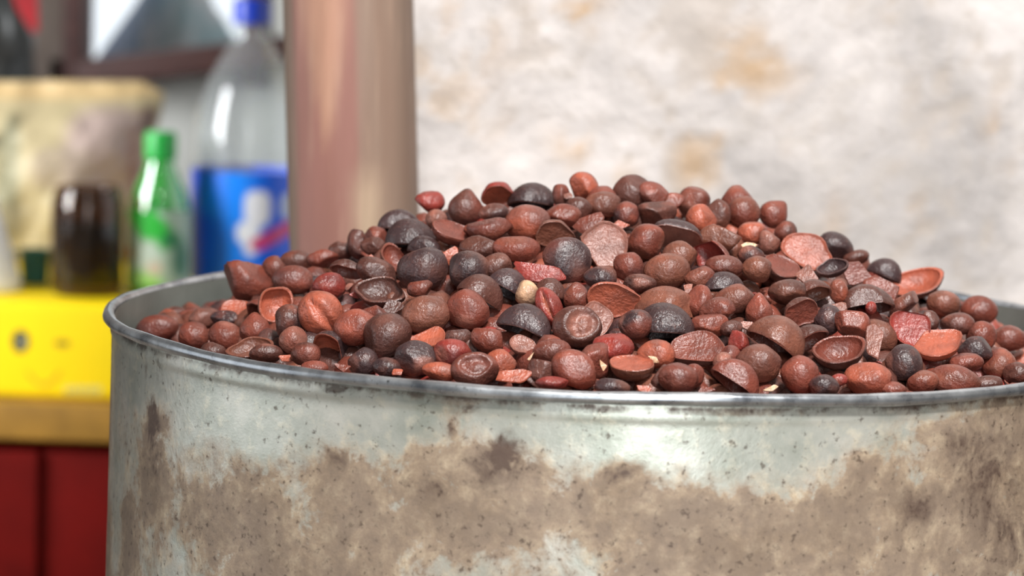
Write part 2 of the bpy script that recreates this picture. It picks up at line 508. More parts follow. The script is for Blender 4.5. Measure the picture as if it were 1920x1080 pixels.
# ------------------------------------------------------------------ red cabinet with yellow box
BXY = 1.62                                            # front of the yellow box
bl, br = at(-260, 660, BXY), at(330, 660, BXY)
z_top, z_bot = at(60, 566, BXY)[2], at(60, 747, BXY)[2]
M_RED = plain('red_lacquer', s2l(98, 9, 5), 0.6, 0.22, 14, spec=0.12)
M_OCHRE = plain('ochre_table_wood', s2l(150, 110, 40), 0.55, 0.25, 22)
M_YEL = plain('yellow_plastic', s2l(246, 212, 14), 0.5, 0.04, 10, spec=0.25)
cab_y = BXY - 0.03
t0, t1 = at(60, 757, cab_y)[2], at(60, 828, cab_y)[2]
cabx0, cabx1 = at(-420, 900, cab_y)[0], at(430, 900, cab_y)[0]
cab = empty('red_cabinet', ((cabx0 + cabx1) / 2, cab_y + 0.4, 0))
props(cab, 'red lacquered cabinet with a worn ochre wooden top, left behind the drum', 'cabinet')
t0 = z_bot
mesh_obj('cabinet_top', *box(cabx0 - 0.01, cabx1 + 0.01, cab_y, cab_y + 0.8, t1, t0, 0.005), M_OCHRE, cab)
mesh_obj('carcass', *box(cabx0, cabx1, cab_y + 0.032, cab_y + 0.79, 0, t1), M_RED, cab)
sx = at(72, 950, cab_y)[0]
mesh_obj('door', *box(cabx0 + 0.01, sx - 0.002, cab_y + 0.006, cab_y + 0.03, 0.05, t1 - 0.012, 0.003), M_RED, cab)
mesh_obj('door', *box(sx + 0.002, cabx1 - 0.01, cab_y + 0.014, cab_y + 0.031, 0.05, t1 - 0.012, 0.003), M_RED, cab)

ybox = empty('yellow_box', ((bl[0] + br[0]) / 2, BXY + 0.27, z_bot))
props(ybox, 'bright yellow plastic box printed with a winking smiley face', 'box')
BD = 0.62
mesh_obj('box_body', *box(bl[0], br[0], BXY, BXY + BD, z_bot, z_top, 0.008), M_YEL, ybox)
def decal(name, poly, mat, parent, Yf, th=0.0006):
    """flat print: a thin plate with the given pixel outline standing on the face at Y = Yf"""
    P = [at(x, y, Yf - th) for x, y in poly]; Q = [p + np.array([0, 2 * th, 0]) for p in P]
    n = len(P)
    F = [tuple(range(n)), tuple(reversed(range(n, 2 * n)))] + [(i, (i + 1) % n, n + (i + 1) % n, n + i) for i in range(n)]
    return mesh_obj(name, P + Q, F, mat, parent, smooth=False)
def ell(cx, cy, rx, ry, n=18): return [(cx + rx * math.cos(2 * math.pi * k / n), cy + ry * math.sin(2 * math.pi * k / n)) for k in range(n)]
M_INK = plain('dark_print', s2l(60, 56, 40), 0.5); M_INKG = plain('grey_print', s2l(150, 148, 120), 0.5); M_INKO = plain('orange_print', s2l(226, 168, 8), 0.5)
M_INKB = plain('olive_print', s2l(170, 138, 20), 0.5); M_INKS = plain('silver_print', s2l(206, 198, 110), 0.5)
decal('printed_eye', ell(38, 640, 16, 21), M_INK, ybox, BXY)
decal('printed_pupil', ell(42, 641, 7, 11), M_INKG, ybox, BXY - 0.001)
decal('printed_wink', ell(116, 644, 15, 7), M_INKB, ybox, BXY)
up = [(50 + 62 * t, 694 + 24 * math.sin(math.pi * t)) for t in np.linspace(0, 1, 12)]
dn = [(x, y + 8) for x, y in reversed(up)]
decal('printed_smile', up + dn, M_INKO, ybox, BXY)
for i in range(7):
    x = 122 + i * 10
    decal('printed_letter', [(x, 724), (x + 7, 724.5), (x + 7, 738.5), (x, 738)], M_INKS, ybox, BXY)

# ------------------------------------------------------------------ things standing on the yellow box
def on_box(px, Y):                                    # point on the box top
    p = at(px, 500, Y)
    return np.array([p[0], Y, z_top])
def scale_at(Y): return (Y - CAM[1]) / FPX / 1.0      # metres per pixel, near enough
def lathe_part(name, prof, n, mat, root, cols=None, **kw):
    V, F, ring = lathe(prof, n)
    return mesh_obj(name, V + np.array(root.location[:]), F, mat, root, cols=None if cols is None else np.asarray(cols)[ring], **kw)

# big clear bottle
Yb = 1.80
mp = scale_at(Yb)
b0 = on_box(462, Yb)
bot = empty('plastic_bottle', b0)
props(bot, 'large clear plastic bottle with blue cap and blue label beside the post', 'bottle')
ztop = at(480, -6, Yb)[2] - z_top
zl = lambda py: at(462, py, Yb)[2] - z_top            # height of a pixel row on this bottle
RB = 106 * mp
M_PET = m_clear('clear_plastic', (0.95, 0.97, 0.97), 0.01, 0.12, (0.85, 0.88, 0.88))
M_BLUECAP = plain('blue_cap_plastic', s2l(24, 56, 170), 0.35)
ln = zl(62)
body = [(0, 0.004), (RB * 0.72, 0.0), (RB * 0.94, 0.012), (RB, 0.03), (RB, zl(318) - 0.002), (RB * 0.985, zl(300)), (RB * 0.99, zl(270)), (RB * 0.93, zl(210)), (RB * 0.78, zl(160)),
        (RB * 0.58, zl(118)), (RB * 0.42, zl(90)), (RB * 0.31, zl(72)), (RB * 0.28, ln), (RB * 0.28, zl(52)), (RB * 0.33, zl(51)), (RB * 0.33, zl(46)), (RB * 0.27, zl(45)), (RB * 0.27, zl(8)), (0, zl(8))]
# the bottle leans its neck slightly right as in the photo because of perspective only
lathe_part('bottle_body', body, 40, M_PET, bot)
cap = [(RB * 0.24, zl(44)), (RB * 0.335, zl(44)), (RB * 0.335, zl(4)), (RB * 0.30, zl(-3)), (0, zl(-4))]
lathe_part('cap', cap, 32, M_BLUECAP, bot, sharp=0.6)
def bottle_label():
    n, m = 120, 60
    z0, z1 = zl(520), zl(316)
    a = np.linspace(0, 2 * np.pi, n, endpoint=False)
    A, Z = np.meshgrid(a, np.linspace(z0, z1, m))
    V = np.stack([RB * 1.006 * np.cos(A), RB * 1.006 * np.sin(A), Z], -1).reshape(-1, 3) + b0
    q = proj(V); X, Yp = q[:, 0], q[:, 1]
    front = V[:, 1] < b0[1]
    # printed design in label coordinates: u = angle from the side that faces the doorway, w = height
    u = (np.arctan2(V[:, 0] - b0[0], -(V[:, 1] - b0[1]))) / (np.pi / 2); w = (V[:, 2] - b0[2] - z0) / (z1 - z0)
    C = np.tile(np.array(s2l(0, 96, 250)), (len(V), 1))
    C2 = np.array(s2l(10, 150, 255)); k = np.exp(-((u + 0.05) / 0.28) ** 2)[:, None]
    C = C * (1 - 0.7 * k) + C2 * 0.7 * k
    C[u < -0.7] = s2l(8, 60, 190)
    def blob(uc, wc, ru, rw, c, p=2):
        nonlocal C
        f = np.clip(1.6 - 1.1 * ((np.abs(u - uc) / ru) ** p + (np.abs(w - wc) / rw) ** p), 0, 1)[:, None]
        C = C * (1 - f) + np.array(c) * f
    white = s2l(250, 250, 255)
    blob(0.17, 0.68, 0.15, 0.16, white, 3); blob(0.60, 0.70, 0.16, 0.12, s2l(205, 215, 240), 3); blob(0.07, 0.46, 0.13, 0.10, white, 3); blob(0.10, 0.34, 0.08, 0.09, white)
    red = s2l(225, 70, 130)
    for s in np.linspace(0, 1, 8): blob(0.18 + 0.42 * s, 0.36 + 0.16 * s, 0.09, 0.06, red)
    blob(0.72, 0.86, 0.10, 0.06, s2l(90, 30, 120)); blob(0.9, 0.74, 0.06, 0.10, s2l(210, 60, 90)); blob(0.7, 0.56, 0.1, 0.05, s2l(30, 50, 150))
    blob(0.3, 0.10, 0.2, 0.05, s2l(160, 170, 240))
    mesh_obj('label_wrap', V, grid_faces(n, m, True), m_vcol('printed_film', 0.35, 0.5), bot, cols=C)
bottle_label()

# green bottle
Yg = 1.73
mg = scale_at(Yg); g0 = on_box(297, Yg)
gb = empty('plastic_bottle', g0)
props(gb, 'small green plastic bottle with pale green label between jar and blue-labelled bottle', 'bottle')
zg = lambda py: at(300, py, Yg)[2] - z_top
RG = 61 * mg
M_GREEN = m_clear('green_plastic', (0.25, 0.72, 0.3), 0.10, 0.45, s2l(64, 190, 78))
M_GCAP = plain('green_cap_plastic', s2l(30, 160, 62), 0.35)
lathe_part('bottle_body', [(0, 0.003), (RG * 0.75, 0), (RG * 0.96, 0.01), (RG, 0.03), (RG, zg(430)), (RG * 0.95, zg(395)), (RG * 0.82, zg(362)), (RG * 0.6, zg(332)), (RG * 0.46, zg(310)), (RG * 0.43, zg(286)), (0, zg(286))], 32, M_GREEN, gb)
lathe_part('cap', [(RG * 0.38, zg(296)), (RG * 0.50, zg(296)), (RG * 0.50, zg(254)), (RG * 0.44, zg(246)), (0, zg(245))], 28, M_GCAP, gb, sharp=0.6)
def green_label():
    n, m = 80, 40
    z0, z1 = 0.012, zg(392)
    a = np.linspace(0, 2 * np.pi, n, endpoint=False)
    A, Z = np.meshgrid(a, np.linspace(z0, z1, m))
    V = np.stack([RG * 1.008 * np.cos(A), RG * 1.008 * np.sin(A), Z], -1).reshape(-1, 3) + g0
    u = (np.arctan2(V[:, 0] - g0[0], -(V[:, 1] - g0[1]))) / (np.pi / 2); w = (V[:, 2] - g0[2] - z0) / (z1 - z0)
    C = np.tile(np.array(s2l(176, 200, 180)), (len(V), 1))
    def blob(uc, wc, ru, rw, c, p=2):
        nonlocal C
        f = np.clip(1.6 - 1.1 * ((np.abs(u - uc) / ru) ** p + (np.abs(w - wc) / rw) ** p), 0, 1)[:, None]
        C = C * (1 - f) + np.array(c) * f
    for s in np.linspace(0, 1, 6): blob(-0.45 + 0.55 * s, 1.0 - 0.32 * s, 0.24, 0.2, s2l(52, 190, 66))
    blob(0.35, 0.62, 0.22, 0.12, s2l(60, 140, 90)); blob(0.55, 0.35, 0.2, 0.25, s2l(70, 128, 100)); blob(-0.62, 0.42, 0.12, 0.10, s2l(176, 66, 50))
    blob(-0.25, 0.06, 0.4, 0.16, s2l(146, 200, 104)); blob(-0.1, 0.4, 0.22, 0.22, s2l(196, 212, 198)); blob(0.0, 0.24, 0.16, 0.1, s2l(206, 190, 170))
    mesh_obj('label_wrap', V, grid_faces(n, m, True), m_vcol('green_printed_film', 0.4, 0.4), gb, cols=C)
green_label()

# glass jar of dark liquid
Yj = 1.705
mj = scale_at(Yj); j0 = on_box(163, Yj)
jar = empty('glass_jar', j0)
props(jar, 'glass jar filled with dark purple-black liquid on the yellow box', 'jar')
zj = lambda py: at(163, py, Yj)[2] - z_top
RJ = 68 * mj
M_JAR = m_clear('brown_tinted_glass', (0.55, 0.42, 0.32), 0.0, 0.03, (0.2, 0.16, 0.12), 0.08)
lathe_part('glass', [(0, 0.002), (RJ * 0.9, 0), (RJ, 0.008), (RJ, zj(392)), (RJ * 0.97, zj(372)), (RJ * 0.90, zj(362)), (RJ * 0.92, zj(350)), (RJ * 0.86, zj(349)), (RJ * 0.84, zj(362)), (RJ * 0.93, zj(376)), (RJ * 0.95, zj(395)), (RJ * 0.95, 0.012), (0, 0.010)], 40, M_JAR, jar)
lathe_part('dark_liquid', [(0, 0.0125), (RJ * 0.92, 0.0125), (RJ * 0.94, 0.018), (RJ * 0.94, zj(418)), (0, zj(418))], 36, plain('dark_purple_liquid', s2l(28, 12, 18), 0.4, spec=0.2), jar, sharp=0.6)

# dark green cup between the jar and the white bowl
Yc = 1.78
c0 = on_box(66, Yc); mc = scale_at(Yc); zc = lambda py: at(66, py, Yc)[2] - z_top
cup = empty('green_cup', c0)
props(cup, 'dark green cup standing in shade left of the glass jar', 'cup')
rc = 30 * mc
lathe_part('cup_body', [(0, 0.002), (rc * 0.8, 0), (rc * 0.84, 0.004), (rc, zc(470)), (rc * 1.03, zc(468)), (rc * 0.98, zc(467)), (rc * 0.78, 0.008), (0, 0.007)], 28, plain('dark_green_glaze', s2l(40, 84, 72), 0.3), cup)
hh = zc(500)
ta = np.linspace(-1.35, 1.35, 12); Vh, ringn = [], 8
for t in ta:
    c = np.array([-(rc * 0.9 + 0.016 * math.cos(t)), 0, hh + 0.016 * math.sin(t)])
    rad_ = np.array([-math.cos(t), 0, math.sin(t)])
    for k in range(ringn):
        b = 2 * math.pi * k / ringn
        Vh.append(c + 0.003 * (math.cos(b) * rad_ + math.sin(b) * np.array([0, 1, 0])))
mesh_obj('handle', np.array(Vh) + c0, grid_faces(ringn, len(ta), True), bpy.data.materials['dark_green_glaze'], cup)

# upturned white bowl at the left edge
Yw = 1.72
w0 = on_box(-42, Yw); mw = scale_at(Yw); zw = lambda py: at(-20, py, Yw)[2] - z_top
bowl = empty('white_cup', w0)
props(bowl, 'white cup turned upside down at the left edge of the yellow box', 'cup')
M_WHITE = plain('white_glaze', s2l(236, 236, 236), 0.35, 0.04)
rw = 84 * mw
lathe_part('cup_body', [(0, 0.055), (rw * 0.45, 0.053), (rw * 0.93, 0.002), (rw * 0.97, 0), (rw, 0.004), (rw * 0.94, 0.016), (rw * 0.70, zw(455)), (rw * 0.46, zw(395)), (0, zw(388))], 40, M_WHITE, bowl)
lathe_part('foot_ring', [(rw * 0.28, zw(393)), (rw * 0.42, zw(396)), (rw * 0.42, zw(372)), (rw * 0.36, zw(371)), (rw * 0.33, zw(390))], 32, M_WHITE, bowl, sharp=0.6)

# beige printed sack
def build_sack():
    Ys = 2.06
    out = [(-130, 480), (-150, 330), (-145, 220), (-120, 186), (-40, 182), (40, 168), (120, 160), (200, 166), (270, 170), (308, 186), (300, 232), (280, 300), (262, 352), (256, 420), (258, 482)]
    out = np.array(out, float)
    # resample outline and build a pillow between front and back seams
    n, m = 90, 26
    bottom = at(60, 480, Ys)[2]
    rows = []
    left = np.interp(np.linspace(482, 165, 60), [165, 186, 220, 330, 480, 482], [-118, -122, -145, -150, -132, -132])
    right = np.interp(np.linspace(482, 165, 60), [165, 186, 232, 300, 352, 420, 482], [262, 308, 300, 280, 262, 256, 258])
    pys = np.linspace(486, 166, 60)
    V = []; C = []
    for i, (l, r, py) in enumerate(zip(left, right, pys)):
        t = i / 59
        th = 0.085 * (math.sin(math.pi * min(1, t * 0.52 + 0.40)) ** 0.8) * (1 - 0.75 * sstep(0.75, 1.0, t)) + 0.004
        for side in (0, 1):
            for k in range(40):
                s = k / 39.0
                px = l + (r - l) * (s if side == 0 else 1 - s)
                p = at(px, py, Ys).copy()
                prof = (1 - abs(2 * s - 1) ** 3.0) ** 0.7
                p[1] += (-1 if side == 0 else 1) * th * prof
                V.append(p)
                f1 = 0
                C.append((px, py))
    V = np.array(V); C = np.array(C)
    cr = fbm2(V[:, 0] * 26, V[:, 2] * 26, 12, 4) - 0.5
    V[:, 1] += 0.03 * cr
    top = V[:, 2] > np.percentile(V[:, 2], 93)
    V[:, 2] += 0.008 * (fbm2(V[:, 0] * 30, V[:, 2] * 4, 2, 2) - 0.5) * top
    V[:, 2] += z_top - V[:, 2].min() + 0.0005
    # printed areas, in the sack's own width / height
    u = (C[:, 0] + 140) / 440; w = (486 - C[:, 1]) / 320
    base = np.tile(np.array(s2l(188, 172, 134)), (len(V), 1))
    def blob(uc, wc, ru, rw_, c, p=3, a=1.0):
        nonlocal base
        f = a * np.clip(1.5 - 1.0 * ((np.abs(u - uc) / ru) ** p + (np.abs(w - wc) / rw_) ** p), 0, 1)[:, None]
        base = base * (1 - f) + np.array(c) * f
    blob(0.80, 0.60, 0.17, 0.26, s2l(178, 156, 150), 3, 0.9); blob(0.62, 0.52, 0.12, 0.12, s2l(176, 158, 140), 3, .7)
    blob(0.955, 0.78, 0.03, 0.08, s2l(110, 84, 76)); blob(0.90, 0.45, 0.02, 0.3, s2l(140, 96, 84), 3, .7)
    blob(0.41, 0.76, 0.03, 0.07, s2l(128, 118, 88)); blob(0.33, 0.66, 0.04, 0.05, s2l(110, 96, 66)); blob(0.40, 0.45, 0.05, 0.35, s2l(140, 138, 112), 3, .8)
    blob(0.36, 0.20, 0.10, 0.12, s2l(150, 140, 112)); blob(0.55, 0.95, 0.5, 0.05, s2l(206, 172, 120), 3, .7)
    o = mesh_obj('printed_sack', V, grid_faces(80, 60, True) + [tuple(reversed(range(80))), tuple(range(59 * 80, 60 * 80))], m_vcol('sack_film', 0.5, 0.35), cols=base)
    props(o, 'crumpled beige sack with faded mauve print behind the jar and green bottle', 'sack')
build_sack()

# black bag with a red flap behind the sack
def build_bag():
    Yk = 2.42
    c = at(-30, 90, Yk); zt = t0
    mk = scale_at(Yk)
    bag = empty('black_bag', (c[0], Yk, t0))
    props(bag, 'black shiny bag with a red flap behind the beige sack at top left', 'bag')
    hz = at(0, -60, Yk)[2] - t0
    H = 30; n = 48
    V = []
    for i in range(H):
        t = i / (H - 1)
        w = 98 * mk * (0.85 + 0.15 * math.sin(math.pi * t)) * (1 - 0.55 * max(0, t - 0.8) / 0.2)
        d = 0.085 * (1 - 0.7 * t ** 2)
        for k in range(n):
            a = 2 * math.pi * k / n
            sx_, sy_ = math.cos(a), math.sin(a)
            e = 0.6
            V.append((c[0] + w * abs(sx_) ** e * (1 if sx_ > 0 else -1), Yk + d * abs(sy_) ** e * (1 if sy_ > 0 else -1), t0 + hz * t))
    V = np.array(V); cr = fbm2(V[:, 0] * 28 + V[:, 1] * 20, V[:, 2] * 18, 17, 4) - 0.5
    V[:, 1] += 0.03 * cr; V[:, 0] += 0.01 * cr
    F = grid_faces(n, H, True) + [tuple(reversed(range(n))), tuple(range((H - 1) * n, H * n))]
    mesh_obj('bag_body', V, F, plain('black_vinyl', s2l(26, 27, 25), 0.35, 0.3, 20), bag)
    # red flap hanging over the front at the right
    pts = [(16, -30), (68, -30), (70, 58), (62, 62), (46, 40), (30, 14)]
    fl = np.array([at(x, y, Yk - 0.115) for x, y in pts]); bk = fl + np.array([0, 0.02, 0])
    m = len(pts)
    mesh_obj('red_flap', np.concatenate([fl, bk]), [tuple(range(m)), tuple(reversed(range(m, 2 * m)))] + [(i, (i + 1) % m, m + (i + 1) % m, m + i) for i in range(m)],
             plain('red_vinyl', s2l(150, 14, 24), 0.5), bag, smooth=False)
build_bag()

# ------------------------------------------------------------------ the drum
RO = 0.2475; RI = 0.2462
def on_drum(px, py):
    d = ray(px, py)
    a = d[0] ** 2 + d[1] ** 2; b = 2 * (CAM[0] * d[0] + CAM[1] * d[1]); c = CAM[0] ** 2 + CAM[1] ** 2 - RO ** 2
    disc = b * b - 4 * a * c
    t = (-b - math.sqrt(max(disc, 0))) / (2 * a)
    p = CAM + d * t
    return math.atan2(p[0], -p[1]) * RO, p[2]
def build_drum():
    drum = empty('metal_drum', (0, 0, 0))
    props(drum, 'round galvanised metal drum stained brown, heaped full of reddish brown seeds', 'drum')
    n = 420
    zs = np.concatenate([np.linspace(0.0, 0.35, 12, endpoint=False), np.linspace(0.35, ZR, 130)])
    a = np.linspace(0, 2 * np.pi, n, endpoint=False)
    A, Z = np.meshgrid(a, zs)
    s = ((A + np.pi) % (2 * np.pi) - np.pi) * RO               # arc length from the side that faces the doorway
    dent = 0.0010 * (fbm2(np.cos(A) * 3 + 5, np.sin(A) * 3 + Z * 9, 40, 3) - 0.5)
    R = RO + 0.004 * sstep(ZR, 0.2, Z) + dent
    # a pressed crease just under the rolled rim
    R = R + 0.0007 * np.exp(-((Z - (ZR - 0.0075)) / 0.0016) ** 2)
    V = np.stack([R * np.sin(A), -R * np.cos(A), Z], -1).reshape(-1, 3)
    gri = np.zeros_like(s); soot_shade = np.zeros_like(s)
    for (px, py, rx, ry, w) in ((285, 850, 50, 100, .9), (420, 930, 110, 60, .6), (450, 1020, 180, 80, .75), (640, 905, 95, 60, .9), (700, 1000, 150, 70, .75), (790, 890, 70, 60, .9),
                               (940, 870, 100, 50, 1.1), (880, 950, 130, 60, .85), (1165, 892, 45, 26, .8), (1130, 965, 150, 50, .75), (1300, 980, 160, 65, .8), (1450, 1000, 140, 75, .8),
                               (1640, 880, 90, 55, .85), (1700, 980, 160, 90, 1.0), (1840, 830, 80, 80, .9), (1860, 980, 110, 130, 1.2), (1600, 1050, 150, 60, .8), (1010, 760, 900, 9, .35), (1830, 900, 150, 140, .7), (300, 900, 70, 120, .5), (1920, 860, 90, 160, .8),  # right-hand patches mix brown stain with painted light falloff
                               (1400, 774, 90, 7, .5), (1750, 800, 150, 30, .45), (240, 1000, 40, 120, .6), (860, 790, 40, 35, .7), (560, 1075, 160, 50, .6), (1230, 1075, 120, 40, .5)):
        s0, z0 = on_drum(px, py); k = 1 / 4500
        gri += w * np.exp(-((s - s0) / (rx * k)) ** 2 - ((Z - z0) / (ry * k)) ** 2)
    for (px, py, rx, ry, w) in ((950, 840, 30, 34, .8), (760, 895, 24, 30, .55), (1168, 886, 28, 12, .7), (1150, 900, 12, 9, .5), (285, 775, 22, 34, .9), (300, 690, 12, 34, .7), (878, 768, 22, 10, .7), (842, 806, 16, 20, .5),
                               (628, 731, 24, 6, 1.1), (275, 690, 8, 30, .6), (820, 910, 30, 30, .4), (300, 860, 40, 50, .35), (960, 860, 70, 30, .35), (1860, 900, 90, 90, .45), (1720, 950, 50, 40, .4), (1900, 1000, 90, 90, .4), (1800, 830, 60, 40, .3), (640, 860, 60, 24, .3), (290, 830, 40, 60, .5), (900, 890, 90, 30, .3)):  # broad blots at the right also paint in the dimmer side
        s0, z0 = on_drum(px, py); k = 1 / 4500
        soot_shade += w * np.exp(-((s - s0) / (rx * k)) ** 2 - ((Z - z0) / (ry * k)) ** 2)
    f = fbm2(s * 60 + 40, Z * 60, 50, 5, 0.6); f2 = fbm2(s * 22 + 9, Z * 14, 52, 4)
    # round the back and towards the floor the same brown film goes on
    away = sstep(0.27, 0.36, np.abs(s)); low = sstep(0.44, 0.36, Z)
    zc_ = on_drum(1200, 905)[1]
    gri = gri + 0.44 * sstep(zc_ + 0.016, zc_ - 0.012, Z + 0.03 * (f2 - 0.5)) * (0.5 + f2) + 0.8 * np.maximum(away, low) * sstep(0.35, 0.6, f2)
    gri = np.clip(gri * (0.35 + 1.3 * f), 0, 1.2); soot_shade = np.clip(soot_shade * (0.3 + 1.4 * f), 0, 1.2)
    # dirt and painted shadow line under the bead
    line = np.exp(-((Z - (ZR - 0.0045)) / 0.0012) ** 2) * (0.4 + 0.8 * f)
    soot_shade = np.maximum(soot_shade, line)
    mesh_obj('drum_wall', V, grid_faces(n, len(zs), True), M_DRUM, drum, attrs={'grime_shade': gri.ravel(), 'soot_shade': soot_shade.ravel()})
    # inner face
    prof = [(RI, ZR), (RI, ZR - 0.03), (RI, 0.3), (RI, 0.02)]
    Vi, Fi, _ = lathe(prof, 200, False, False)
    mesh_obj('inner_wall', Vi, [tuple(reversed(q)) for q in Fi], plain('inner_steel', s2l(120, 126, 120), 0.45, 0.25, 20, 0.4), drum)
    Vb, Fb, _ = lathe([(0, 0.0), (RO + 0.002, 0.0), (RO + 0.002, 0.012), (0, 0.012)], 120)
    mesh_obj('drum_bottom', Vb, Fb, M_RIM, drum)
    # rolled rim bead: slightly uneven torus
    nb_, mb_ = 360, 14
    V = []
    for k in range(nb_):
        al = 2 * np.pi * k / nb_
        dz = 0.0004 * math.sin(5 * al + 1) + 0.0003 * math.sin(11 * al)
        rb = 0.00275 * (1 + 0.05 * math.sin(17 * al) + 0.04 * math.sin(41 * al + 2))
        for j in range(mb_):
            b = 2 * np.pi * j / mb_
            rr = 0.2492 + rb * math.cos(b)
            V.append((rr * math.sin(al), -rr * math.cos(al), ZR + dz + rb * math.sin(b)))
    mesh_obj('rolled_rim', V, grid_faces(mb_, nb_, True) + [((nb_ - 1) * mb_ + j, (nb_ - 1) * mb_ + (j + 1) % mb_, (j + 1) % mb_, j) for j in range(mb_)], M_RIM, drum)
    return drum
build_drum()

# ------------------------------------------------------------------ the heap of seeds
# height of the heap above the rim plane, as the top of the seeds, left and right of the peak
PL = ([0, .05, .09, .12, .157, .180, .197, .225, .25], [.0700, .0660, .0590, .0460, .0300, .0230, .0030, -.002, -.004])
PRr = ([0, .05, .09, .13, .157, .183, .205, .225, .25], [.0700, .0650, .0520, .0380, .0265, .0150, .0030, -.003, -.005])
PF = ([0, .05, .10, .15, .20, .225, .25], [.0700, .0610, .0450, .0260, .0090, .0020, -.001])
def heap_top(x, y):
    r = np.hypot(x, y); c = x / np.maximum(r, 1e-6)
    L_ = np.interp(r, *PL); R_ = np.interp(r, *PRr); F_ = np.interp(r, *PF)
    wl_ = np.clip(-c, 0, 1) ** 2; wr_ = np.clip(c, 0, 1) ** 2
    return L_ * wl_ + R_ * wr_ + F_ * (1 - wl_ - wr_)
SINK = 0.0085
BUMPS = []
def heap_c(x, y):
    z = ZR + heap_top(x, y) - SINK
    for (bx_, by_, g_) in BUMPS: z = z + g_ * np.exp(-((x - bx_) ** 2 + (y - by_) ** 2) / 0.016 ** 2)
    return z
def heap_c_old(x, y): return ZR + heap_top(x, y) - SINK

def hit_heap(px, py):
    d = ray(px, py)
    ts = np.linspace(1.1, 1.75, 1300)
    P = CAM + d * ts[:, None]
    r = np.hypot(P[:, 0], P[:, 1])
    ok = r < 0.243
    g = P[:, 2] - heap_c(P[:, 0], P[:, 1])
    g[~ok] = 9
    neg = np.where(g < 0)[0]
    i = neg[0] if len(neg) else int(np.argmin(g))
    if not len(neg) and g[i] < 0.05: BUMPS.append((P[i, 0], P[i, 1], float(g[i]) * 0.9))
    return P[i]

COLS = {'k': s2l(64, 48, 49), 'd': s2l(90, 55, 47), 'b': s2l(122, 74, 58), 'r': s2l(124, 64, 51), 'o': s2l(172, 90, 67), 'p': s2l(150, 98, 84), 'c': s2l(226, 180, 142), 'v': s2l(150, 58, 50)}
CW = {'k': 'charcoal', 'd': 'dark brown', 'b': 'brown', 'r': 'reddish brown', 'o': 'terracotta orange', 'p': 'dusty pink', 'c': 'cream', 'v': 'brick red'}

def lobes(n, rg, amp):
    a = np.linspace(0, 2 * np.pi, n, endpoint=False)
    f = np.ones(n)
    for k in (2, 3, 4, 5):
        f += amp / k * np.sin(k * a + rg.rand() * 6.28) * (0.5 + rg.rand())
    return f

